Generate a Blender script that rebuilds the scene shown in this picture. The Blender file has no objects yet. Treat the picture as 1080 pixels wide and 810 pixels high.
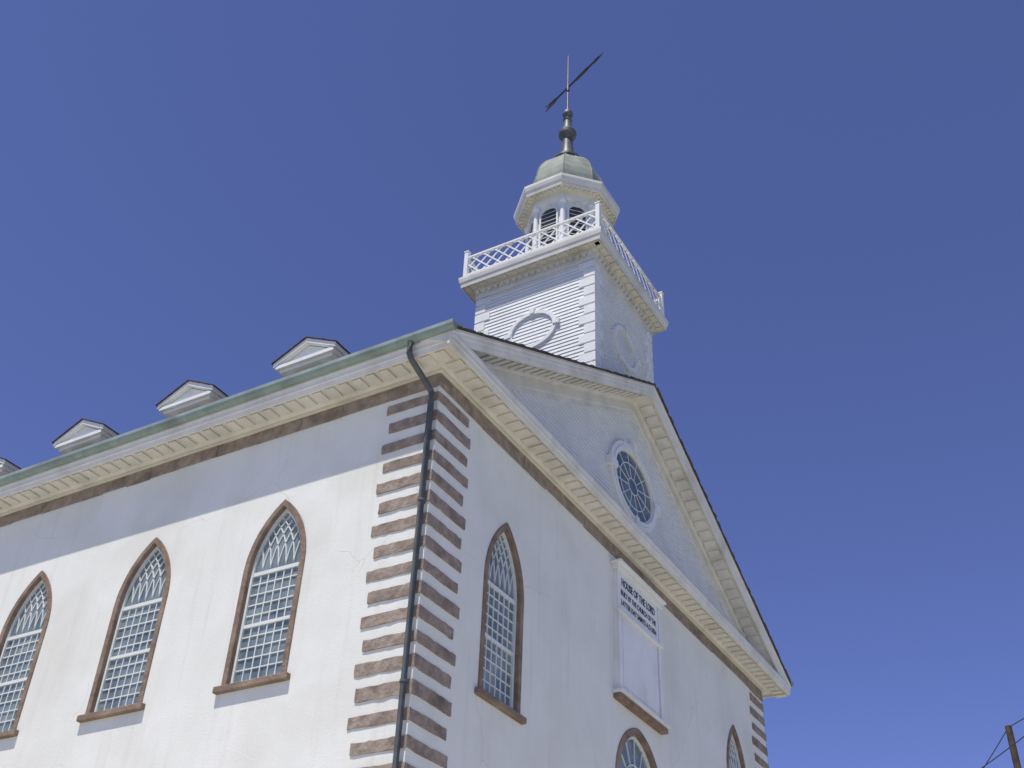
import bpy, bmesh, math, random
from mathutils import Vector, Matrix
random.seed(7)
scn=bpy.context.scene
COL=scn.collection
W=18.0; L=24.4; O=0.71; HE=13.62; G=5.04; SL=G/(W/2+O); GZ=-1.6
HB=13.0
# ---------------------------------------------------------------- materials
def new_mat(name):
    m=bpy.data.materials.new(name); m.use_nodes=True
    nt=m.node_tree; b=nt.nodes["Principled BSDF"]; return m,nt,b
def noisy(name,c1,c2,scale=3.0,rough=0.8,bump=0.0,bscale=40.0,detail=6.0,c3=None,s3=0.6,metal=0.0,spec=0.3,stretch=None,bd=0.02):
    m,nt,b=new_mat(name); N=nt.nodes; K=nt.links
    tc=N.new("ShaderNodeTexCoord"); src=tc.outputs["Object"]
    if stretch:
        mp=N.new("ShaderNodeMapping"); mp.inputs["Scale"].default_value=stretch
        K.new(src,mp.inputs[0]); s2=mp.outputs[0]
    else: s2=src
    n=N.new("ShaderNodeTexNoise"); n.inputs["Scale"].default_value=scale; n.inputs["Detail"].default_value=detail; n.inputs["Roughness"].default_value=0.6
    K.new(s2,n.inputs["Vector"])
    r=N.new("ShaderNodeValToRGB"); r.color_ramp.elements[0].position=0.33; r.color_ramp.elements[1].position=0.68
    r.color_ramp.elements[0].color=(*c1,1); r.color_ramp.elements[1].color=(*c2,1)
    K.new(n.outputs["Fac"],r.inputs[0]); out=r.outputs[0]
    if c3:
        n3=N.new("ShaderNodeTexNoise"); n3.inputs["Scale"].default_value=s3; n3.inputs["Detail"].default_value=8
        K.new(src,n3.inputs["Vector"])
        r3=N.new("ShaderNodeValToRGB"); r3.color_ramp.elements[0].position=0.5; r3.color_ramp.elements[1].position=0.75
        r3.color_ramp.elements[0].color=(0,0,0,1); r3.color_ramp.elements[1].color=(1,1,1,1)
        K.new(n3.outputs["Fac"],r3.inputs[0])
        mx=N.new("ShaderNodeMix"); mx.data_type='RGBA'; K.new(r3.outputs[0],mx.inputs[0]); K.new(out,mx.inputs[6]); mx.inputs[7].default_value=(*c3,1)
        out=mx.outputs[2]
    K.new(out,b.inputs["Base Color"])
    b.inputs["Roughness"].default_value=rough; b.inputs["Metallic"].default_value=metal
    b.inputs["Specular IOR Level"].default_value=spec
    if bump>0:
        nb=N.new("ShaderNodeTexNoise"); nb.inputs["Scale"].default_value=bscale; nb.inputs["Detail"].default_value=6
        K.new(src,nb.inputs["Vector"])
        bp=N.new("ShaderNodeBump"); bp.inputs["Strength"].default_value=bump; bp.inputs["Distance"].default_value=bd
        K.new(nb.outputs["Fac"],bp.inputs["Height"]); K.new(bp.outputs[0],b.inputs["Normal"])
    return m
def math_node(nt,op,a=None,b=None):
    n=nt.nodes.new("ShaderNodeMath"); n.operation=op
    for i,x in enumerate((a,b)):
        if x is None: continue
        if isinstance(x,(int,float)): n.inputs[i].default_value=x
        else: nt.links.new(x,n.inputs[i])
    return n.outputs[0]
def darken(m,fac_socket,col):
    nt=m.node_tree; b=nt.nodes["Principled BSDF"]; base=b.inputs["Base Color"].links[0].from_socket
    mx=nt.nodes.new("ShaderNodeMix"); mx.data_type='RGBA'; nt.links.new(fac_socket,mx.inputs[0]); nt.links.new(base,mx.inputs[6]); mx.inputs[7].default_value=(*col,1)
    nt.links.new(mx.outputs[2],b.inputs["Base Color"])
def stucco():
    m=noisy("stucco",(0.70,0.695,0.62),(0.755,0.75,0.68),scale=0.9,rough=0.92,bump=0.22,bscale=22,c3=(0.64,0.63,0.55),s3=0.5,spec=0.1)
    nt=m.node_tree;N=nt.nodes;K=nt.links
    tc=N.new("ShaderNodeTexCoord")
    mp=N.new("ShaderNodeMapping"); mp.inputs["Scale"].default_value=(5,5,0.25); K.new(tc.outputs["Object"],mp.inputs[0])
    st=N.new("ShaderNodeTexNoise"); st.inputs["Scale"].default_value=1.0; st.inputs["Detail"].default_value=4; K.new(mp.outputs[0],st.inputs["Vector"])
    sr=N.new("ShaderNodeMapRange"); sr.inputs[1].default_value=0.55; sr.inputs[2].default_value=0.85; sr.inputs[3].default_value=0; sr.inputs[4].default_value=0.35
    K.new(st.outputs["Fac"],sr.inputs[0]); darken(m,sr.outputs[0],(0.50,0.47,0.40))
    nz=N.new("ShaderNodeTexNoise"); nz.inputs["Scale"].default_value=0.8; nz.inputs["Detail"].default_value=8
    K.new(tc.outputs["Object"],nz.inputs["Vector"])
    ad=N.new("ShaderNodeMixRGB"); ad.blend_type='ADD'; ad.inputs[0].default_value=0.8
    K.new(tc.outputs["Object"],ad.inputs[1]); K.new(nz.outputs["Color"],ad.inputs[2])
    vo=N.new("ShaderNodeTexVoronoi"); vo.feature='DISTANCE_TO_EDGE'; vo.inputs["Scale"].default_value=0.17
    K.new(ad.outputs[0],vo.inputs["Vector"])
    lt=math_node(nt,'LESS_THAN',vo.outputs["Distance"],0.0010)
    ms=N.new("ShaderNodeTexNoise"); ms.inputs["Scale"].default_value=0.3; K.new(tc.outputs["Object"],ms.inputs["Vector"])
    g=math_node(nt,'GREATER_THAN',ms.outputs["Fac"],0.5)
    darken(m,math_node(nt,'MULTIPLY',math_node(nt,'MULTIPLY',lt,g),0.25),(0.3,0.26,0.22))
    return m
M={}
M["stucco"]=stucco()
M["stone"]=noisy("brown_sandstone",(0.23,0.18,0.14),(0.38,0.31,0.25),scale=5,rough=0.95,bump=0.8,bscale=14,c3=(0.16,0.125,0.10),s3=1.8,spec=0.1,bd=0.03)
M["frame"]=noisy("brown_window_stone",(0.17,0.12,0.085),(0.28,0.205,0.155),scale=4,rough=0.95,bump=0.7,bscale=16,c3=(0.34,0.27,0.21),s3=1.4,spec=0.1,bd=0.03)
M["paint"]=noisy("cream_paint",(0.62,0.595,0.53),(0.71,0.685,0.615),scale=2,rough=0.6,c3=(0.51,0.485,0.42),s3=1.2,bump=0.1,bscale=12)
M["white"]=noisy("white_paint",(0.72,0.72,0.685),(0.79,0.79,0.755),scale=3,rough=0.55,c3=(0.63,0.62,0.58),s3=1.5,bump=0.1,bscale=18)
M["sash"]=noisy("sash_paint",(0.62,0.645,0.61),(0.71,0.73,0.69),scale=3,rough=0.55)
M["siding"]=noisy("white_siding",(0.69,0.70,0.675),(0.75,0.76,0.735),scale=2,rough=0.6,c3=(0.65,0.65,0.62),s3=0.9,bump=0.1,bscale=18)
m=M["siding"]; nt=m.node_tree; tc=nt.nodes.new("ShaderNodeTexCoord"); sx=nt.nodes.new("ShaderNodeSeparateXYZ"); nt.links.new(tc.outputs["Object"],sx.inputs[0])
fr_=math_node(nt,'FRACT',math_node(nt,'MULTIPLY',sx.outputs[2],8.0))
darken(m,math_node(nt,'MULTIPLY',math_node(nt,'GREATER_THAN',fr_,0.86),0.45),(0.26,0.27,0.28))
M["patina"]=noisy("grey_green_patina",(0.19,0.25,0.22),(0.29,0.35,0.315),scale=2.5,rough=0.65,c3=(0.15,0.175,0.16),s3=1.2,spec=0.3)
M["domegreen"]=noisy("dome_patina",(0.19,0.225,0.175),(0.30,0.335,0.27),scale=2.5,rough=0.65,c3=(0.15,0.16,0.125),s3=1.6,spec=0.3)
M["shingle"]=noisy("dark_shingles",(0.06,0.045,0.042),(0.13,0.105,0.095),scale=9,rough=0.95,bump=1.0,bscale=12,spec=0.1,bd=0.05)
M["pipe"]=noisy("pipe_metal",(0.065,0.075,0.075),(0.11,0.125,0.12),scale=4,rough=0.6,spec=0.4)
M["iron"]=noisy("dark_iron",(0.015,0.016,0.018),(0.05,0.055,0.055),scale=6,rough=0.5,spec=0.4)
M["bronze"]=noisy("weathered_bronze",(0.05,0.055,0.055),(0.15,0.155,0.15),scale=6,rough=0.5,spec=0.4)
M["wood"]=noisy("pole_wood",(0.05,0.035,0.025),(0.11,0.08,0.06),scale=4,rough=0.9)
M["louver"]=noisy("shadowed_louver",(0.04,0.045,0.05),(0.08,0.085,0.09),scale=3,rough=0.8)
M["letter"]=noisy("black_letter_paint",(0.04,0.04,0.04),(0.07,0.07,0.07),scale=3,rough=0.6)
M["door"]=noisy("green_door_paint",(0.03,0.06,0.045),(0.05,0.09,0.07),scale=3,rough=0.5)
M["grass"]=noisy("lawn",(0.05,0.08,0.025),(0.10,0.13,0.05),scale=0.6,rough=1.0,bump=0.5,bscale=30,c3=(0.13,0.12,0.06),s3=0.1)
M["bounce"]=noisy("pale_bounce",(0.52,0.50,0.42),(0.62,0.60,0.51),scale=0.8,rough=0.9,bump=0.2,bscale=30)  # pale warm tone for the added sheet that bounces light upward
def glass_mat(name,ca,cb):
    m,nt,b=new_mat(name); N=nt.nodes;K=nt.links
    tc=N.new("ShaderNodeTexCoord"); n=N.new("ShaderNodeTexNoise"); n.inputs["Scale"].default_value=1.7; n.inputs["Detail"].default_value=3
    oi=N.new("ShaderNodeObjectInfo"); ad=N.new("ShaderNodeVectorMath"); K.new(tc.outputs["Object"],ad.inputs[0]); K.new(oi.outputs["Location"],ad.inputs[1])
    K.new(ad.outputs[0],n.inputs["Vector"])
    r=N.new("ShaderNodeValToRGB"); r.color_ramp.elements[0].position=0.35; r.color_ramp.elements[1].position=0.7
    r.color_ramp.elements[0].color=(*ca,1); r.color_ramp.elements[1].color=(*cb,1)
    K.new(n.outputs["Fac"],r.inputs[0]); K.new(r.outputs[0],b.inputs["Base Color"])
    b.inputs["Roughness"].default_value=0.08; b.inputs["Specular IOR Level"].default_value=0.9
    n2=N.new("ShaderNodeTexNoise"); n2.inputs["Scale"].default_value=6; K.new(ad.outputs[0],n2.inputs["Vector"])
    bp=N.new("ShaderNodeBump"); bp.inputs["Strength"].default_value=0.4; bp.inputs["Distance"].default_value=0.03
    K.new(n2.outputs["Fac"],bp.inputs["Height"]); K.new(bp.outputs[0],b.inputs["Normal"])
    return m
M["glass"]=glass_mat("window_glass",(0.10,0.14,0.145),(0.26,0.31,0.30))
M["darkglass"]=glass_mat("dark_blue_glass",(0.05,0.08,0.09),(0.15,0.19,0.19))
# ---------------------------------------------------------------- mesh helpers
class MB:
    def __init__(s): s.v=[]; s.f=[]
    def add(s,vs,fs):
        o=len(s.v); s.v+= [tuple(p) for p in vs]; s.f+=[tuple(i+o for i in f) for f in fs]
    def box(s,x0,x1,y0,y1,z0,z1):
        s.add([(x0,y0,z0),(x1,y0,z0),(x1,y1,z0),(x0,y1,z0),(x0,y0,z1),(x1,y0,z1),(x1,y1,z1),(x0,y1,z1)],
              [(0,3,2,1),(4,5,6,7),(0,1,5,4),(1,2,6,5),(2,3,7,6),(3,0,4,7)])
    def prism(s,pts,vec):
        n=len(pts); v=Vector(vec)
        s.add([Vector(p) for p in pts]+[Vector(p)+v for p in pts],
              [tuple(range(n))[::-1],tuple(range(n,2*n))]+[(i,(i+1)%n,(i+1)%n+n,i+n) for i in range(n)])
    def loft(s,rings,closed_path=False,caps=True):
        n=len(rings[0]); vs=[p for r in rings for p in r]; fs=[]
        m=len(rings)
        for k in range(m if closed_path else m-1):
            a=k*n; b=((k+1)%m)*n
            for i in range(n):
                j=(i+1)%n; fs.append((a+i,a+j,b+j,b+i))
        if caps and not closed_path:
            fs.append(tuple(range(n))[::-1]); fs.append(tuple(range((m-1)*n,m*n)))
        s.add(vs,fs)
    def tube(s,path,r,n=10):
        P=[Vector(p) for p in path]; rings=[]
        for i,p in enumerate(P):
            t=((P[min(i+1,len(P)-1)]-p).normalized()+(p-P[max(i-1,0)]).normalized()).normalized()
            a=t.orthogonal().normalized() if abs(t.z)>0.99 else t.cross(Vector((0,0,1))).normalized()
            if abs(t.z)>0.99: a=Vector((1,0,0))
            b=t.cross(a).normalized(); a=b.cross(t).normalized()
            rr=r[i] if isinstance(r,(list,tuple)) else r
            rings.append([p+a*rr*math.cos(2*math.pi*k/n)+b*rr*math.sin(2*math.pi*k/n) for k in range(n)])
        s.loft(rings)
    def lathe(s,prof,c,n=24,ph=0.0):
        s.loft([[(c[0]+r*math.cos(ph+2*math.pi*k/n),c[1]+r*math.sin(ph+2*math.pi*k/n),z) for k in range(n)] for r,z in prof])
    def ribbon(s,pts,wd,w0,w1,mp):
        P=[Vector((p[0],p[1])) for p in pts]; rings=[]
        for i,p in enumerate(P):
            t=(P[min(i+1,len(P)-1)]-P[max(i-1,0)]).normalized(); nn=Vector((-t.y,t.x))*wd/2
            a=p+nn; b=p-nn
            rings.append([mp(a.x,a.y,w0),mp(b.x,b.y,w0),mp(b.x,b.y,w1),mp(a.x,a.y,w1)])
        s.loft(rings)
    def fill(s,splines,w0,w1,mp):
        cu=bpy.data.curves.new("tmp",'CURVE'); cu.dimensions='2D'; cu.fill_mode='BOTH'; cu.extrude=abs(w1-w0)/2
        for sp in splines:
            q=cu.splines.new('POLY'); q.points.add(len(sp)-1)
            for i,p in enumerate(sp): q.points[i].co=(p[0],p[1],0,1)
            q.use_cyclic_u=True
        ob=bpy.data.objects.new("tmp",cu); COL.objects.link(ob)
        dg=bpy.context.evaluated_depsgraph_get(); me=bpy.data.meshes.new_from_object(ob.evaluated_get(dg))
        mid=(w0+w1)/2
        s.add([mp(v.co.x,v.co.y,v.co.z+mid) for v in me.vertices],[tuple(p.vertices) for p in me.polygons])
        bpy.data.objects.remove(ob); bpy.data.curves.remove(cu); bpy.data.meshes.remove(me)
    def mesh(s,name,mat,smooth=False):
        me=bpy.data.meshes.new(name); me.from_pydata(s.v,[],s.f); me.update()
        bm=bmesh.new(); bm.from_mesh(me); bmesh.ops.remove_doubles(bm,verts=bm.verts,dist=1e-5)
        bmesh.ops.recalc_face_normals(bm,faces=bm.faces); bm.to_mesh(me); bm.free()
        me.materials.append(mat)
        if smooth:
            for p in me.polygons: p.use_smooth=True
            me.set_sharp_from_angle(angle=math.radians(35))
        return me
def obj(name,mb,mat,parent=None,smooth=False,bevel=0):
    me=mb.mesh(name,M[mat],smooth) if isinstance(mb,MB) else mb
    o=bpy.data.objects.new(name,me); COL.objects.link(o)
    if parent: o.parent=parent
    if bevel:
        b=o.modifiers.new("bevel",'BEVEL'); b.width=bevel; b.segments=2; b.limit_method='ANGLE'
    return o
FR=lambda u,v,w:(u,-w,v)           # front facade frame
SD=lambda u,v,w:(-w,u,v)           # side facade frame
def off(mp,du,dv): return lambda u,v,w: mp(u+du,v+dv,w)
def outline(w,h,spring,bot,t=0.0,n=14):
    a=w/2; R=(a*a+h*h)/(2*a); c=R-a; r=R-t; th=math.acos(max(-1,min(1,c/r)))
    arc=[(-c+r*math.cos(th*k/n), spring+r*math.sin(th*k/n)) for k in range(n+1)]
    return [(-(a-t),bot),(a-t,bot)]+arc+[(-x,z) for x,z in arc[::-1][1:]]
def sweep_rect(mb,prof,x0,x1,y0,y1):
    mb.loft([[(cx+sx*d,cy+sy*d,z) for d,z in prof] for cx,cy,sx,sy in ((x0,y0,-1,-1),(x1,y0,1,-1),(x1,y1,1,1),(x0,y1,-1,1))],closed_path=True)
# ---------------------------------------------------------------- building root
church=bpy.data.objects.new("church",None); COL.objects.link(church); church.location=(0,0,0)
church["label"]="white stuccoed church with brown stone quoins, pointed windows and steeple"; church["category"]="church"
# windows -------------------------------------------------------
def window_meshes(w,h,spring,cols,rows,t=0.14,fan=False):
    L0=lambda u,v,w_:(u,-w_,v)
    fr=MB(); fr.fill([outline(w,h,spring,0),outline(w,h,spring,0.02,t)],-0.2,0.028,L0)
    a=w/2;R=(a*a+h*h)/(2*a);c=R-a
    sa=MB(); sa.fill([outline(w,h,spring,0.021,t+0.002),outline(w,h,spring,0.09,t+0.06)],-0.15,-0.07,L0)
    ai=a-t-0.06; Ri=R-t-0.06
    mz=0.022
    xs=[-ai+2*ai*(k+1)/cols for k in range(cols-1)]
    for x in xs: sa.ribbon([(x,0.08),(x,spring)],mz,-0.125,-0.095,L0)
    for k in range(1,rows):
        z=0.1+(spring-0.1)*k/rows
        sa.ribbon([(-ai-.01,z),(ai+.01,z)],mz,-0.124,-0.096,L0)
    for z,wd in ((spring,0.075),(0.1+(spring-0.1)*(rows//2)/rows,0.065)):
        sa.ribbon([(-ai-.01,z),(ai+.01,z)],wd,-0.13,-0.08,L0)
    if fan:
        for k in range(1,8):
            th=math.pi*k/8
            q=0.2
            while True:
                px,pz=q*math.cos(th),q*math.sin(th)
                if (abs(px)+c)**2+pz*pz>Ri*Ri or q>3: break
                q+=0.02
            sa.ribbon([(.2*math.cos(th),spring+.2*math.sin(th)),(px,spring+pz)],mz,-0.126,-0.094,L0)
        for rr in (.22,.62): sa.ribbon([(rr*math.cos(math.pi*k/24),spring+rr*math.sin(math.pi*k/24)) for k in range(25)],mz*1.2,-0.127,-0.093,L0)
    else:
        for x in xs+[-ai,ai]:
            for sgn in (1,-1):
                pts=[]
                for k in range(0,41):
                    th=k*math.radians(80)/40
                    px=x+sgn*(-Ri+Ri*math.cos(th)); pz=spring+Ri*math.sin(th)
                    lim=(abs(px)+c)**2+(pz-spring)**2
                    if lim>(Ri+0.02)**2 and k>0: break
                    pts.append((px,pz))
                if len(pts)>2 and not (abs(abs(x)-ai)<1e-6 and sgn*x>0): sa.ribbon(pts,mz*.9,-0.126,-0.094,L0)
    gl=MB(); gl.fill([outline(w,h,spring,0.03,t+0.01)],-0.135,-0.12,L0)
    si=MB(); si.box(-w/2-.1,w/2+.1,-0.11,0.1,-0.12,0.0)
    return [fr.mesh("window_frame",M["frame"]),sa.mesh("window_sash",M["sash"]),gl.mesh("window_glass",M["glass"]),si.mesh("window_sill",M["frame"])]
SILL=7.61; WW=1.51; WH=1.5; SPR=2.26
std=window_meshes(WW,WH,SPR,6,10,.125)
MW,MH,MS=2.5,1.45,2.4
midw=window_meshes(MW,MH,MS,6,9,0.17,fan=True)
def place_window(ms,loc,rz):
    root=bpy.data.objects.new("window",ms[1]); COL.objects.link(root); root.parent=church
    root.location=loc; root.rotation_euler=(0,0,rz)
    for nm,me in (("frame",ms[0]),("glass",ms[2]),("sill",ms[3])):
        o=bpy.data.objects.new(nm,me); COL.objects.link(o); o.parent=root
        if nm!="glass":
            b=o.modifiers.new("bevel",'BEVEL'); b.width=0.012; b.segments=1; b.limit_method='ANGLE'
    return root
side_y=[3.48*(k+1) for k in range(6)]
lowz=SILL-6.3
for y in side_y:
    place_window(std,(0,y,SILL),-math.pi/2); place_window(std,(0,y,lowz),-math.pi/2)
XF=2.74; ZM=9.14-MS-MH
for x in (XF,W-XF):
    place_window(std,(x,0,SILL),0)
place_window(midw,(W/2-0.15,0,ZM),0)
# walls ---------------------------------------------------------
mb=MB()
def hole(w,h,spring,bot,du,t): return [(p[0]+du,p[1]+bot) for p in outline(w,h,spring,-0.05 if t>0 else 0,t)]
top=13.32
side=[[(0.3,GZ-0.3),(L-0.3,GZ-0.3),(L-0.3,top),(0.3,top)]]
for y in side_y:
    side.append(hole(WW,WH,SPR,SILL,y,0.08)); side.append(hole(WW,WH,SPR,lowz,y,0.08))
mb.fill(side,-0.3,0,SD)
mb.fill([[(0.3,GZ-.3),(L-.3,GZ-.3),(L-.3,top),(0.3,top)]],-W,-W+0.3,SD)
front=[[(0,GZ-.3),(W,GZ-.3),(W,top),(0,top)]]
for x in (XF,W-XF): front.append(hole(WW,WH,SPR,SILL,x,0.08))
front.append(hole(MW,MH,MS,ZM,W/2-.15,0.09))
for x in (4.6,W-4.6): front.append([(x-1.0,GZ+0.35),(x+1.0,GZ+0.35),(x+1.0,GZ+3.6),(x-1.0,GZ+3.6)])
mb.fill(front,-0.3,0,FR)
mb.fill([[(0,GZ-.3),(W,GZ-.3),(W,top),(0,top)]],-L,-L+0.3,FR)
obj("wall",mb,"stucco",church)
mb=MB(); mb.box(0.6,W-.6,0.6,L-.6,GZ,GZ+0.2); obj("floor",mb,"letter",church)
mb=MB(); mb.box(0.35,W-.35,0.35,L-.35,13.0,13.2); obj("ceiling",mb,"letter",church)
for x in (4.6,W-4.6):
    mb=MB(); mb.box(x-1.0,x+1.0,0.12,0.2,GZ+0.35,GZ+3.6)
    for sx in (-1,1):
        for k in range(3): mb.box(x+sx*0.5-0.36,x+sx*0.5+0.36,0.09,0.125,GZ+0.5+k*1.02,GZ+1.4+k*1.02)
    d=obj("door",mb,"door",church)
    mb=MB(); mb.box(x-1.2,x-1.0,-0.05,0.1,GZ,GZ+3.6); mb.box(x+1.0,x+1.2,-0.05,0.1,GZ,GZ+3.6); mb.box(x-1.3,x+1.3,-0.08,0.1,GZ+3.6,GZ+3.9)
    obj("frame",mb,"stone",d)
    mb=MB(); mb.box(x-1.4,x+1.4,-1.0,-0.002,GZ-.1,GZ+0.17); mb.box(x-1.2,x+1.2,-0.7,0.1,GZ+0.17,GZ+0.35); obj("step",mb,"stone",d)
# brown band below cornice
mb=MB(); e=0.025
x=-e; 
while x<W+e:
    x2=min(x+random.uniform(.7,1.3),W+e); 
    if W+e-x2<.4: x2=W+e
    mb.box(x,x2-.008,-e-random.uniform(0,.01),0.02,HB+random.uniform(-.025,.025),13.31); x=x2
y=0.021
while y<L+e:
    y2=min(y+random.uniform(.7,1.3),L+e)
    if L+e-y2<.4: y2=L+e
    mb.box(-e-random.uniform(0,.01),0.02,y,y2-.008,HB+random.uniform(-.025,.025),13.31); y=y2
mb.box(W-.02,W+e,0.021,L+e,HB,13.31)
obj("stone_band",mb,"stone",church)["kind"]="stuff"
# quoins
def quoins(cx,cy,sx,sy):
    mb=MB(); z=HB-0.34; k=0
    while z>GZ:
        ht=0.215+random.uniform(-.02,.02); lx=1.14+(0.05 if k%2 else -0.05)+random.uniform(-.025,.025); ly=1.16+(-0.05 if k%2 else 0.05)+random.uniform(-.025,.025)
        p=0.016+random.uniform(0,.012)
        xs=sorted((cx-sx*p,cx+sx*lx)); ys=sorted((cy-sy*p,cy+sy*ly))
        j=lambda: random.uniform(-.012,.012)
        n=12; x0,x1=xs; y0,y1=ys
        def seg(ax,ay,bx,by): return [(ax+(bx-ax)*i/n,ay+(by-ay)*i/n) for i in range(n)]
        base=seg(x0,y0,x1,y0)+seg(x1,y0,x1,y1)+seg(x1,y1,x0,y1)+seg(x0,y1,x0,y0)
        dz=[(j(),j()) for _ in base]
        mb.loft([[(q[0]+j()*.3,q[1]+j()*.3,z+d[0]) for q,d in zip(base,dz)],[(q[0]+j()*.4,q[1]+j()*.4,z+ht/2) for q in base],[(q[0]+j()*.3,q[1]+j()*.3,z+ht+d[1]) for q,d in zip(base,dz)]])
        z-=0.448+random.uniform(-.008,.008); k+=1
    obj("quoin_stones",mb,"stone",church)
quoins(0,0,1,1); quoins(W,0,-1,1)
# cornice -------------------------------------------------------
mb=MB()
prof=[(-.05,13.3),(.10,13.3),(.10,13.345),(.16,13.40),(.60,13.40),(.60,13.33),(.64,13.33),(.655,13.38),(.665,13.42),(.685,13.44),(.69,13.50),(.70,13.54),(O,13.555),(O,HE),(-.05,HE)]
sweep_rect(mb,prof,0,W,0,L)
SPB=0.33
for i in range(int((L+1)/SPB)):
    y=-0.40+i*SPB
    mb.box(-.53,-.20,y,y+0.2,13.362,13.41)
for i in range(int((W+.9)/SPB)+1):
    x=-0.13+i*SPB
    mb.box(x,x+0.2,-.53,-.20,13.362,13.41)
obj("cornice",mb,"paint",church)
def top_z(x): return HE+0.035+SL*((x if x<=W/2 else W-x)+O)
mb=MB()
rp=[(-.02,0),(.735,0),(.735,-.06),(.715,-.09),(.705,-.16),(.69,-.19),(.68,-.26),(.66,-.34),(.61,-.34),(.61,-.27),(.16,-.27),(.14,-.32),(.10,-.36),(.06,-.36),(.06,-.62),(.04,-.64),(.04,-.78),(-.02,-.78)]
xs=[-O-0.02,-.3,0,.3,.6,.9,1.2,2,4,6,W/2]
xs=xs+[W-x for x in xs[::-1][1:]]
zc=HE-0.045
mb.loft([[(x,-d,max(top_z(x)+h, zc if d<.6 else HE-0.30)) for d,h in rp] for x in xs])
x=0.9
blocks=[]
while x<W/2-0.22: blocks.append(x); x+=0.32
for x0 in blocks:
    for xa,xb in ((x0,x0+0.19),(W-x0-0.19,W-x0)):
        r=[]
        for q in (xa,xb):
            r.append([(q,-.53,top_z(q)-.265),(q,-.20,top_z(q)-.265),(q,-.20,top_z(q)-.318),(q,-.53,top_z(q)-.318)])
        mb.loft(r)
obj("raking_cornice",mb,"paint",church)
def siding(mb,quadf,z0,z1,pitch,proud,ext):
    z=z0
    while z<z1-1e-4:
        zt=min(z+pitch,z1)
        a=ext(z)
        if a is None: break
        quadf(mb,a[0],a[1],z,zt,proud)
        z=zt
def q_front(y):
    def f(mb,a,b,z,zt,p):
        mb.add([(a,y-p,z),(b,y-p,z),(b,y-.004,zt),(a,y-.004,zt),(a,y,z),(b,y,z)],[(0,1,2,3),(4,5,1,0)])
    return f
def q_side(x):
    def f(mb,a,b,z,zt,p):
        mb.add([(x-p,a,z),(x-p,b,z),(x-.004,b,zt),(x-.004,a,zt),(x,a,z),(x,b,z)],[(0,1,2,3),(4,5,1,0)])
    return f
mb=MB()
def gext(z):
    xl=(z+0.55-HE)/SL-O
    return (max(xl,0.02),W-max(xl,0.02)) if xl<W/2-.1 else None
siding(mb,q_front(-0.01),13.5,18.6,0.125,0.025,gext)
mb.prism([(0,0,13.33),(W,0,13.33),(W,0,top_z(W)-.06),(W/2,0,top_z(W/2)-.06),(0,0,top_z(0)-.06)],(0,0.25,0))
obj("gable_wall",mb,"siding",church)
mb=MB()
mb.prism([(0,L-.25,13.33),(W,L-.25,13.33),(W,L-.25,top_z(W)-.06),(W/2,L-.25,top_z(W/2)-.06),(0,L-.25,top_z(0)-.06)],(0,0.25,0))
obj("gable_wall",mb,"siding",church)
# oval gable window
def ell(rx,rz,n=48): return [(rx*math.cos(2*math.pi*k/n),rz*math.sin(2*math.pi*k/n)) for k in range(n)]
def keys(mb,rx,rz,tk,w0,w1,mp,wd=0.16,n=4):
    for k in range(n):
        a=math.pi/2*k; c,s=math.cos(a),math.sin(a)
        r0=(rx if k%2==0 else rz)-tk*0.15; r1=r0+tk*1.35
        pts=[(r0,-wd*.75/2),(r0,wd*.75/2),(r1,wd/2),(r1,-wd/2)]
        mb.prism([mp(p[0]*c-p[1]*s,p[0]*s+p[1]*c,w0) for p in pts],Vector(mp(0,0,w1))-Vector(mp(0,0,w0)))
OZ=15.54; mp=off(FR,W/2-.15,OZ)
mb=MB()
mb.fill([ell(1.16,.95),ell(1.11,.90)],0.03,0.10,mp)
for k in range(12):
    a=math.pi*k/6+math.pi/12
    mb.ribbon([(.26*math.cos(a),.21*math.sin(a)),(1.12*math.cos(a),.91*math.sin(a))],0.02,0.055,0.07,mp)
for q in (.24,.68): mb.fill([ell(1.13*q+.012,.92*q+.012),ell(1.13*q-.012,.92*q-.012)],.054,.071,mp)
ow=obj("oval_window",mb,"sash",church)
mb=MB(); mb.fill([ell(1.40,1.18),ell(1.16,.95)],0.0,0.11,mp); mb.fill([ell(1.26,1.04),ell(1.17,.96)],0.10,0.15,mp); keys(mb,1.18,.97,.27,0.02,0.19,mp,0.26); obj("frame",mb,"white",ow)
mb=MB(); mb.fill([ell(1.14,.93)],0.03,0.055,mp); obj("glass",mb,"darkglass",ow)
# inscription tablet
cx=W/2-.12; HT=1.20
mb=MB()
mb.box(cx-HT,cx+HT,-.10,0.01,9.62,12.62)
tab=obj("inscription_tablet",mb,"white",church,bevel=.008)
mb=MB()
mb.box(cx-HT-.14,cx+HT+.14,-.28,0.0,12.74,12.80); mb.box(cx-HT-.07,cx+HT+.07,-.18,0.0,12.623,12.737)
mb.box(cx-HT-.01,cx-HT+.15,-.145,-.102,9.64,11.52); mb.box(cx+HT-.15,cx+HT+.01,-.145,-.102,9.64,11.52)
mb.box(cx-HT-.03,cx+HT+.03,-.18,-.102,11.525,11.61)
mb.box(cx-HT+.22,cx+HT-.22,-.125,-.102,9.80,11.42)
mb.box(cx-HT-.01,cx-HT+.05,-.13,-.102,11.615,12.61); mb.box(cx+HT-.05,cx+HT+.01,-.13,-.102,11.615,12.61)
obj("panel_moulding",mb,"white",tab,bevel=.008)
mb=MB(); mb.box(cx-HT-.12,cx+HT+.12,-.24,0.0,9.54,9.62); obj("sill",mb,"white",tab,bevel=.01)
mb=MB(); mb.box(cx-HT-.10,cx+HT+.10,-.19,0.0,9.42,9.537); obj("stone_ledge",mb,"frame",tab,bevel=.012)
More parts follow.
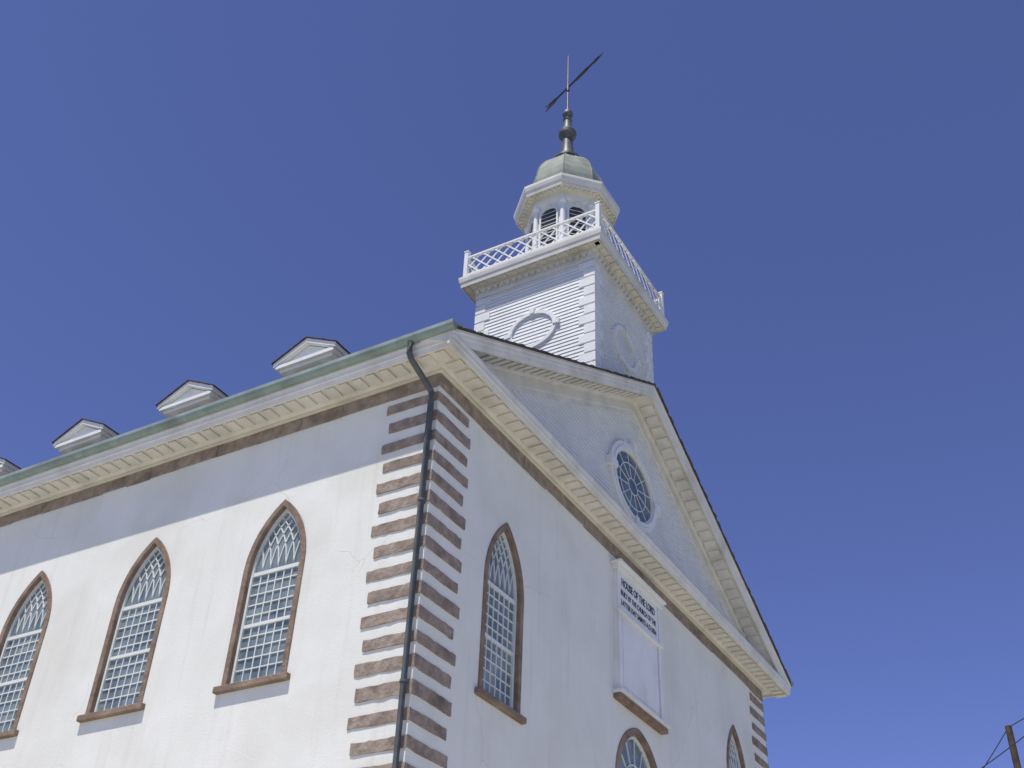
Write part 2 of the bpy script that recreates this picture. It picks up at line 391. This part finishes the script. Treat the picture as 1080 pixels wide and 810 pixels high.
def text(body,size,x,z,y,width,offs):
    cu=bpy.data.curves.new("t",'FONT'); cu.body=body; cu.size=size; cu.extrude=0.004; cu.align_x='CENTER'; cu.offset=offs
    ob=bpy.data.objects.new("t",cu); COL.objects.link(ob)
    dg=bpy.context.evaluated_depsgraph_get(); me=bpy.data.meshes.new_from_object(ob.evaluated_get(dg))
    bpy.data.objects.remove(ob)
    wx=max(v.co.x for v in me.vertices)-min(v.co.x for v in me.vertices); s=width/wx
    for v in me.vertices: v.co=Vector((x+v.co.x*s,y-v.co.z,z+v.co.y))
    return me
for body,size,z,wd,of in (("HOUSE OF THE LORD",.28,12.30,1.90,.003),("BUILT BY THE CHURCH OF THE",.20,12.04,2.0,0),("LATTER DAY SAINTS A.D.1834",.20,11.79,2.0,0)):
    me=text(body,size,cx,z,-.106,wd,of); me.materials.append(M["letter"])
    o=bpy.data.objects.new("lettering",me); COL.objects.link(o); o.parent=tab
# roof ----------------------------------------------------------
mb=MB()
def rz(x): return top_z(x)
mb.prism([(-O-.05,-.76,rz(-O-.05)+.005),(W/2,-.76,rz(W/2)+.005),(W+O+.05,-.76,rz(W+O+.05)+.005),(W+O+.05,-.76,rz(W+O+.05)+.03),(W/2,-.76,rz(W/2)+.035),(-O-.05,-.76,rz(-O-.05)+.03)],(0,L+1.52,0))
x=-O
while x<W+O-.15:
    w=random.uniform(.12,.2)
    if not (x<W/2<x+w):
        z0=rz(x);z1=rz(x+w); y0=-.77-random.uniform(0,.03); t=.035+random.uniform(0,.025)
        mb.loft([[(x,y0,z0+.012),(x,-.6,z0+.012),(x,-.6,z0+t),(x,y0,z0+t)],[(x+w,y0,z1+.012),(x+w,-.6,z1+.012),(x+w,-.6,z1+t),(x+w,y0,z1+t)]])
    x+=w
for k in range(34):
    xa=-.2+k*.27; xb=xa+.29
    for f in (lambda q:q, lambda q:W-q):
        if xb<W/2:
            mb.loft([[(f(xa),y,rz(xa)+.06),(f(xb),y,rz(xb)+.04),(f(xb),y,rz(xb)+.02),(f(xa),y,rz(xa)+.02)] for y in (-.755,L+.755)])
roof=obj("roof",mb,"shingle",church)
gp=[(-.86,13.77),(-.86,13.69),(-.83,13.63),(-.77,13.60),(-.713,13.60),(-.713,13.66),(-.45,13.83),(-.45,13.88),(-.76,13.74)]
mb=MB(); mb.loft([[(x,y,z) for x,z in gp] for y in (-.79,L+.8)]); obj("gutter",mb,"patina",church)
mb=MB(); mb.loft([[(W-x,y,z) for x,z in gp] for y in (-.79,L+.8)]); obj("gutter",mb,"patina",church)
mb=MB()
px=-.115; py=.085
mb.tube([(-.78,.22,13.62),(-.78,.22,13.36),(-.70,.20,13.22),(-.28,.12,12.93),(px-.02,py,12.80),(px,py,12.6),(px,py,GZ+.3),(px-.15,py,GZ+.1)],.062,12)
for z in (10.4,7.0,3.6):
    mb.lathe([(.062,z-.02),(.068,z-.02),(.068,z+.02),(.062,z+.02)],(px,py),12); mb.box(px,0.0,py-.02,py+.02,z-.015,z+.015)
obj("downpipe",mb,"pipe",church,smooth=True)
# dormers -------------------------------------------------------
def dormer(y):
    hw=.60
    mb=MB()
    mb.prism([(.28,y-hw,rz(.28)-.1),(.28,y+hw,rz(.28)-.1),(.28,y+hw,15.0),(.28,y-hw,15.0)],(2.2,0,0))
    mb.box(.02,2.6,y-.80,y+.80,14.98,15.07)
    mb.box(.10,2.5,y-.72,y+.72,14.90,14.978)
    mb.prism([(.12,y-.74,15.071),(.12,y+.74,15.071),(.12,y,15.44)],(2.6,0,0))
    for s in (1,-1):
        mb.loft([[(x,y+s*.86,15.04),(x,y,15.46),(x,y,15.57),(x,y+s*.86,15.15)] for x in (.0,3.2)])
    d=obj("dormer",mb,"white",church)
    mb=MB()
    for s in (1,-1):
        mb.loft([[(x,y+s*.90,15.135),(x,y,15.573),(x,y,15.595),(x,y+s*.90,15.155)] for x in (-.04,3.3)])
    obj("roof",mb,"shingle",d)
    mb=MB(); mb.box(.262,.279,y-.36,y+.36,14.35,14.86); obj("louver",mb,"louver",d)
    mb=MB()
    for k in range(5): mb.box(.24,.261,y-.36,y+.36,14.37+k*.1,14.41+k*.1)
    mb.box(.23,.279,y-.44,y-.362,14.3,14.89); mb.box(.23,.279,y+.362,y+.44,14.3,14.89)
    obj("frame",mb,"white",d)
for k in range(6): dormer(3.72+3.5*k)
# tower ---------------------------------------------------------
TX,TY,TH=W/2,2.07,1.93
x0,x1,y0,y1=TX-TH,TX+TH,TY-TH,TY+TH
mb=MB(); mb.box(x0,x1,y0,y1,15.5,22.90)
siding(mb,q_front(y0-.006),16.625,22.2,0.125,0.024,lambda z:(x0+.05,x1-.05))
siding(mb,q_side(x0-.006),16.625,22.2,0.125,0.024,lambda z:(y0+.05,y1-.05))
tower=obj("tower",mb,"siding",church)
for cx_,cy_,sx,sy in ((x0,y0,1,1),(x1,y0,-1,1),(x0,y1,1,-1),(x1,y1,-1,-1)):
    mb=MB(); z=16.5;k=0
    while z<22.0:
        a=.46 if k%2 else .30; b=.30 if k%2 else .46
        X=sorted((cx_-sx*.05,cx_+sx*a)); Y=sorted((cy_-sy*.05,cy_+sy*b))
        mb.box(X[0],X[1],Y[0],Y[1],z,min(z+.30,22.17)); z+=.34;k+=1
    obj("quoin_blocks",mb,"white",tower,bevel=.012)
mb=MB()
tp=[(-.05,22.18),(.07,22.18),(.07,22.24),(.05,22.26),(.05,22.46),(.10,22.50),(.14,22.58),(.37,22.58),(.37,22.54),(.395,22.54),(.41,22.66),(.44,22.72),(.46,22.84),(.46,22.92),(-.05,22.92)]
sweep_rect(mb,tp,x0,x1,y0,y1)
mb.box(x0-.3,x1+.3,y0-.3,y1+.3,22.9,22.93)
k=-TH
while k<TH-.05:
    for s in (-1,1):
        mb.box(TX+k,TX+k+.10,*sorted((TY+s*(TH+.04),TY+s*(TH+.13))),22.36,22.50)
        mb.box(*sorted((TX+s*(TH+.04),TX+s*(TH+.13))),TY+k,TY+k+.10,22.36,22.50)
    k+=.21
k=-TH-.3
while k<TH+.2:
    for s in (-1,1):
        mb.box(TX+k,TX+k+.20,*sorted((TY+s*(TH+.16),TY+s*(TH+.34))),22.54,22.585)
        mb.box(*sorted((TX+s*(TH+.16),TX+s*(TH+.34))),TY+k,TY+k+.20,22.54,22.585)
    k+=.34
obj("tower_cornice",mb,"paint",tower)
for nm,mp in (("f",lambda u,v,w:(TX+u,y0-w,20.3+v)),("s",lambda u,v,w:(x0-w,TY+u,20.3+v))):
    mb=MB(); mb.fill([ell(.78,.66),ell(.66,.54)],0.0,.085,mp); keys(mb,.70,.58,.15,0,.115,mp,.17); obj("oval_moulding",mb,"white",tower,bevel=.008)
mb=MB(); BH=TH+.31; zb0,zb1=23.08,23.78
for sx,sy in ((-1,-1),(1,-1),(1,1),(-1,1)):
    px_,py_=TX+sx*BH,TY+sy*BH
    mb.box(px_-.065,px_+.065,py_-.065,py_+.065,22.92,24.0); mb.box(px_-.08,px_+.08,py_-.08,py_+.08,24.0,24.04)
for sgn in (-1,1):
    for mp in (lambda u,v,w:(TX+u,TY+sgn*BH+w,v),lambda u,v,w:(TX+sgn*BH+w,TY+u,v)):
        e=BH-.065
        for z,h in ((zb1,.06),(zb0-.02,.05)):
            mb.ribbon([(-e,z),(e,z)],h,-.04,.04,mp)
        H=zb1-zb0; pitch=2*e/11; k=-e-2*pitch
        while k<e:
            for d in (1,-1):
                a=(k,zb0) if d>0 else (k,zb1); b=(k+H,zb1) if d>0 else (k+H,zb0)
                ua,ub=max(a[0],-e),min(b[0],e)
                if ub-ua>.05:
                    f=lambda u:a[1]+(b[1]-a[1])*(u-a[0])/H
                    mb.ribbon([(ua,f(ua)),(ub,f(ub))],.04,-.025 if d>0 else .001,-.001 if d>0 else .025,mp)
            k+=pitch
obj("balustrade",mb,"white",tower)
# belfry
def octo(r,z): return [(TX+r*math.cos(math.radians(22.5+45*k)),TY+r*math.sin(math.radians(22.5+45*k)),z) for k in range(8)]
mb=MB(); mb.loft([octo(r,z) for r,z in ((1.42,22.92),(1.42,24.0),(1.36,24.06),(1.22,24.06),(1.22,26.05),(1.30,26.09),(1.30,26.30),(1.3,26.4))])
for k in range(8):
    a=math.radians(22.5+45*k); cx_,cy_=TX+1.24*math.cos(a),TY+1.24*math.sin(a)
    mb.lathe([(.12,24.06),(.12,24.16),(.09,24.2),(.08,25.85),(.09,25.87),(.135,25.95),(.135,26.07)],(cx_,cy_),14)
bel=obj("belfry",mb,"white",tower)
mb=MB(); fm=MB(); 
for k in range(8):
    a=math.radians(45*k); nx,ny=math.cos(a),math.sin(a); ap=1.22*math.cos(math.radians(22.5))
    mp=lambda u,v,w:(TX+nx*(ap+w)-ny*u,TY+ny*(ap+w)+nx*u,v)
    rr=.275; z0,zs=24.25,25.58
    arch=lambda r,b:[(-r,b),(r,b)]+[(r*math.cos(t*math.pi/12),zs+r*math.sin(t*math.pi/12)) for t in range(13)]
    mb.fill([arch(rr,z0)],.003,.012,mp)
    fm.fill([arch(rr+.05,z0-.06),arch(rr,z0)],.002,.07,mp)
    fm.prism([mp(u,v,.07) for u,v in ((-.04,zs+rr),(.04,zs+rr),(.06,zs+rr+.14),(-.06,zs+rr+.14))],Vector(mp(0,0,.03))-Vector(mp(0,0,0)))
    z=z0+.03
    while z<zs+rr-.04:
        h=rr if z<zs else math.sqrt(max(0,rr*rr-(z-zs)**2))
        fm.loft([[mp(-h,z,.04),mp(h,z,.04),mp(h,z+.03,.02),mp(-h,z+.03,.02)],[mp(-h,z+.01,.045),mp(h,z+.01,.045),mp(h,z+.04,.025),mp(-h,z+.04,.025)]])
        z+=.17
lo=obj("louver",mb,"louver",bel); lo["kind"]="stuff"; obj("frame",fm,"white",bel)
mb=MB(); mb.loft([octo(r,z) for r,z in ((1.28,26.28),(1.36,26.34),(1.62,26.38),(1.62,26.34),(1.66,26.34),(1.68,26.45),(1.72,26.52),(1.75,26.64),(1.75,26.74),(1.60,26.84),(1.42,26.94),(1.36,27.0),(1.36,27.08),(1.2,27.1))])
for k in range(8):
    a=math.radians(45*k); nx,ny=math.cos(a),math.sin(a)
    for j in range(-3,4):
        u=j*.16; ap=1.36
        q=[(TX+nx*(ap+w)-ny*uu,TY+ny*(ap+w)+nx*uu,26.32) for uu,w in ((u-.04,-.05),(u+.04,-.05),(u+.04,.09),(u-.04,.09))]
        mb.prism(q,(0,0,.06))
obj("belfry_cornice",mb,"paint",tower)
DP=((1.28,27.09),(1.29,27.4),(1.26,27.7),(1.20,27.98),(1.09,28.25),(.94,28.5),(.76,28.7),(.60,28.86),(.48,29.0),(.38,29.16),(.33,29.3))
mb=MB(); mb.loft([octo(r,z) for r,z in DP])
for k in range(8):
    a=math.radians(22.5+45*k)
    mb.tube([(TX+r*math.cos(a),TY+r*math.sin(a),z) for r,z in DP[:-1]],.02,6)
obj("dome",mb,"domegreen",tower)
mb=MB(); mb.lathe([(.34,29.06),(.46,29.12),(.46,29.20),(.34,29.28),(.26,29.4),(.22,29.6),(.20,29.9),(.18,30.3),(.24,30.36),(.31,30.44),(.32,30.56),(.26,30.66),(.18,30.76),(.15,30.95),(.14,31.2),(.17,31.24),(.13,31.3),(.08,31.38),(.16,31.46),(.19,31.56),(.16,31.68),(.07,31.78),(.035,31.9),(.025,34.75),(.005,34.9)],(TX,TY),20)
obj("finial",mb,"bronze",tower,smooth=True)
mb=MB(); vz=33.05; D=Vector((-.39,-.92,0)).normalized(); C=Vector((TX,TY,vz)); Z=Vector((0,0,1)); T=D.cross(Z)
mb.tube([C-D*1.05,C+D*1.75],.035,8)
def plate(pts):
    mb.prism([C+D*a+Z*b-T*.012 for a,b in pts],T*.024)
plate([(1.45,-.12),(1.45,.12),(1.95,0)])
plate([(-.5,-.02),(-.75,.12),(-1.3,.14),(-1.15,0),(-1.3,-.14),(-.75,-.12)])
plate([(.3,.0),(.5,.09),(.9,.11),(1.2,.06),(1.4,.0),(1.2,-.06),(.9,-.11),(.5,-.09)])
mb.lathe([(.02,vz-.25),(.06,vz-.2),(.06,vz-.05),(.02,vz+.1)],(TX,TY),10)
obj("weathervane",mb,"iron",tower)
# ---------------------------------------------------------------- ground etc
mb=MB(); mb.add([(-1500,-1500,GZ),(1500,-1500,GZ),(1500,1500,GZ),(-1500,1500,GZ)],[(0,1,2,3)])
g=obj("ground",mb,"grass"); g["kind"]="structure"
mb=MB(); mb.add([(-34,-34,GZ+.004),(34,-34,GZ+.004),(34,40,GZ+.004),(-34,40,GZ+.004)],[(0,1,2,3)])  # unseen pale sheet, added to bounce light onto the walls and soffits
g=obj("bounce_sheet",mb,"bounce"); g["kind"]="structure"
# utility pole --------------------------------------------------
P=Vector((16.9,-6.86,10.85))
mb=MB(); mb.tube([(P.x,P.y,GZ-.5),(P.x,P.y,P.z)],[.15,.085],12)
pole=obj("utility_pole",mb,"wood",smooth=True)
pole["label"]="dark wooden utility pole carrying overhead wires beside the church"; pole["category"]="utility pole"
A=Vector((-.876,-.48,0)); B=Vector((-.48,.876,0))
mb=MB(); mb.tube([P+B*1.1-Z*1.25,P-B*.1-Z*1.25],.03,8)
obj("crossarm",mb,"wood",pole)
for q,sg in ((P-Z*.03,1.0),(P+B*1.05-Z*1.2,.6)):
    mb=MB(); pts=[]
    for k in range(-20,21):
        s=k/20*26; pts.append(q+A*s-Z*(sg*(1-abs(abs(k)/20*2-1)**2)))
    mb.tube(pts,.014,5); obj("wire",mb,"iron",pole)
# ---------------------------------------------------------------- camera
yaw,pitch,roll,f=0.5490,0.6377,0.0459,1194.96
F=Vector((math.cos(pitch)*math.cos(yaw),math.cos(pitch)*math.sin(yaw),math.sin(pitch)))
R=Vector((math.sin(yaw),-math.cos(yaw),0)); U=R.cross(F)
c,s=math.cos(roll),math.sin(roll); R2=c*R+s*U; U2=-s*R+c*U
cam=bpy.data.cameras.new("camera"); co=bpy.data.objects.new("camera",cam); COL.objects.link(co)
mt=Matrix((R2,U2,-F)).transposed().to_4x4(); mt.translation=Vector((-14.3802,-10.4399,0)); co.matrix_world=mt
cam.sensor_width=36; cam.lens=36*f/1080; cam.clip_end=5000; cam.clip_start=0.1
scn.camera=co
# ---------------------------------------------------------------- light
el=math.radians(67.5); daz=math.radians(7)
S=Vector((-math.cos(el)*math.cos(daz),math.cos(el)*math.sin(daz),math.sin(el)))
sd=bpy.data.lights.new("sun",'SUN'); sd.energy=4.8; sd.angle=math.radians(.5); sd.color=(1,.95,.87)
so=bpy.data.objects.new("sun",sd); COL.objects.link(so); so.rotation_euler=S.to_track_quat('Z','Y').to_euler()
w=bpy.data.worlds.new("World"); scn.world=w; w.use_nodes=True; nt=w.node_tree
sk=nt.nodes.new("ShaderNodeTexSky"); sk.sky_type='NISHITA'; sk.sun_disc=False; sk.sun_elevation=el
sk.sun_rotation=math.atan2(S.x,S.y)
sk.air_density=0.85; sk.dust_density=0.0; sk.ozone_density=3.0; sk.altitude=4500
bg=nt.nodes["Background"]; bg.inputs[1].default_value=0.15
tn=nt.nodes.new("ShaderNodeMix"); tn.data_type='RGBA'; tn.blend_type='MULTIPLY'; tn.inputs[0].default_value=1.0
nt.links.new(sk.outputs[0],tn.inputs[6]); tn.inputs[7].default_value=(1.22,1.04,1.36,1)
nt.links.new(tn.outputs[2],bg.inputs[0])
scn.view_settings.view_transform='Standard'; scn.view_settings.look='None'; scn.view_settings.exposure=0
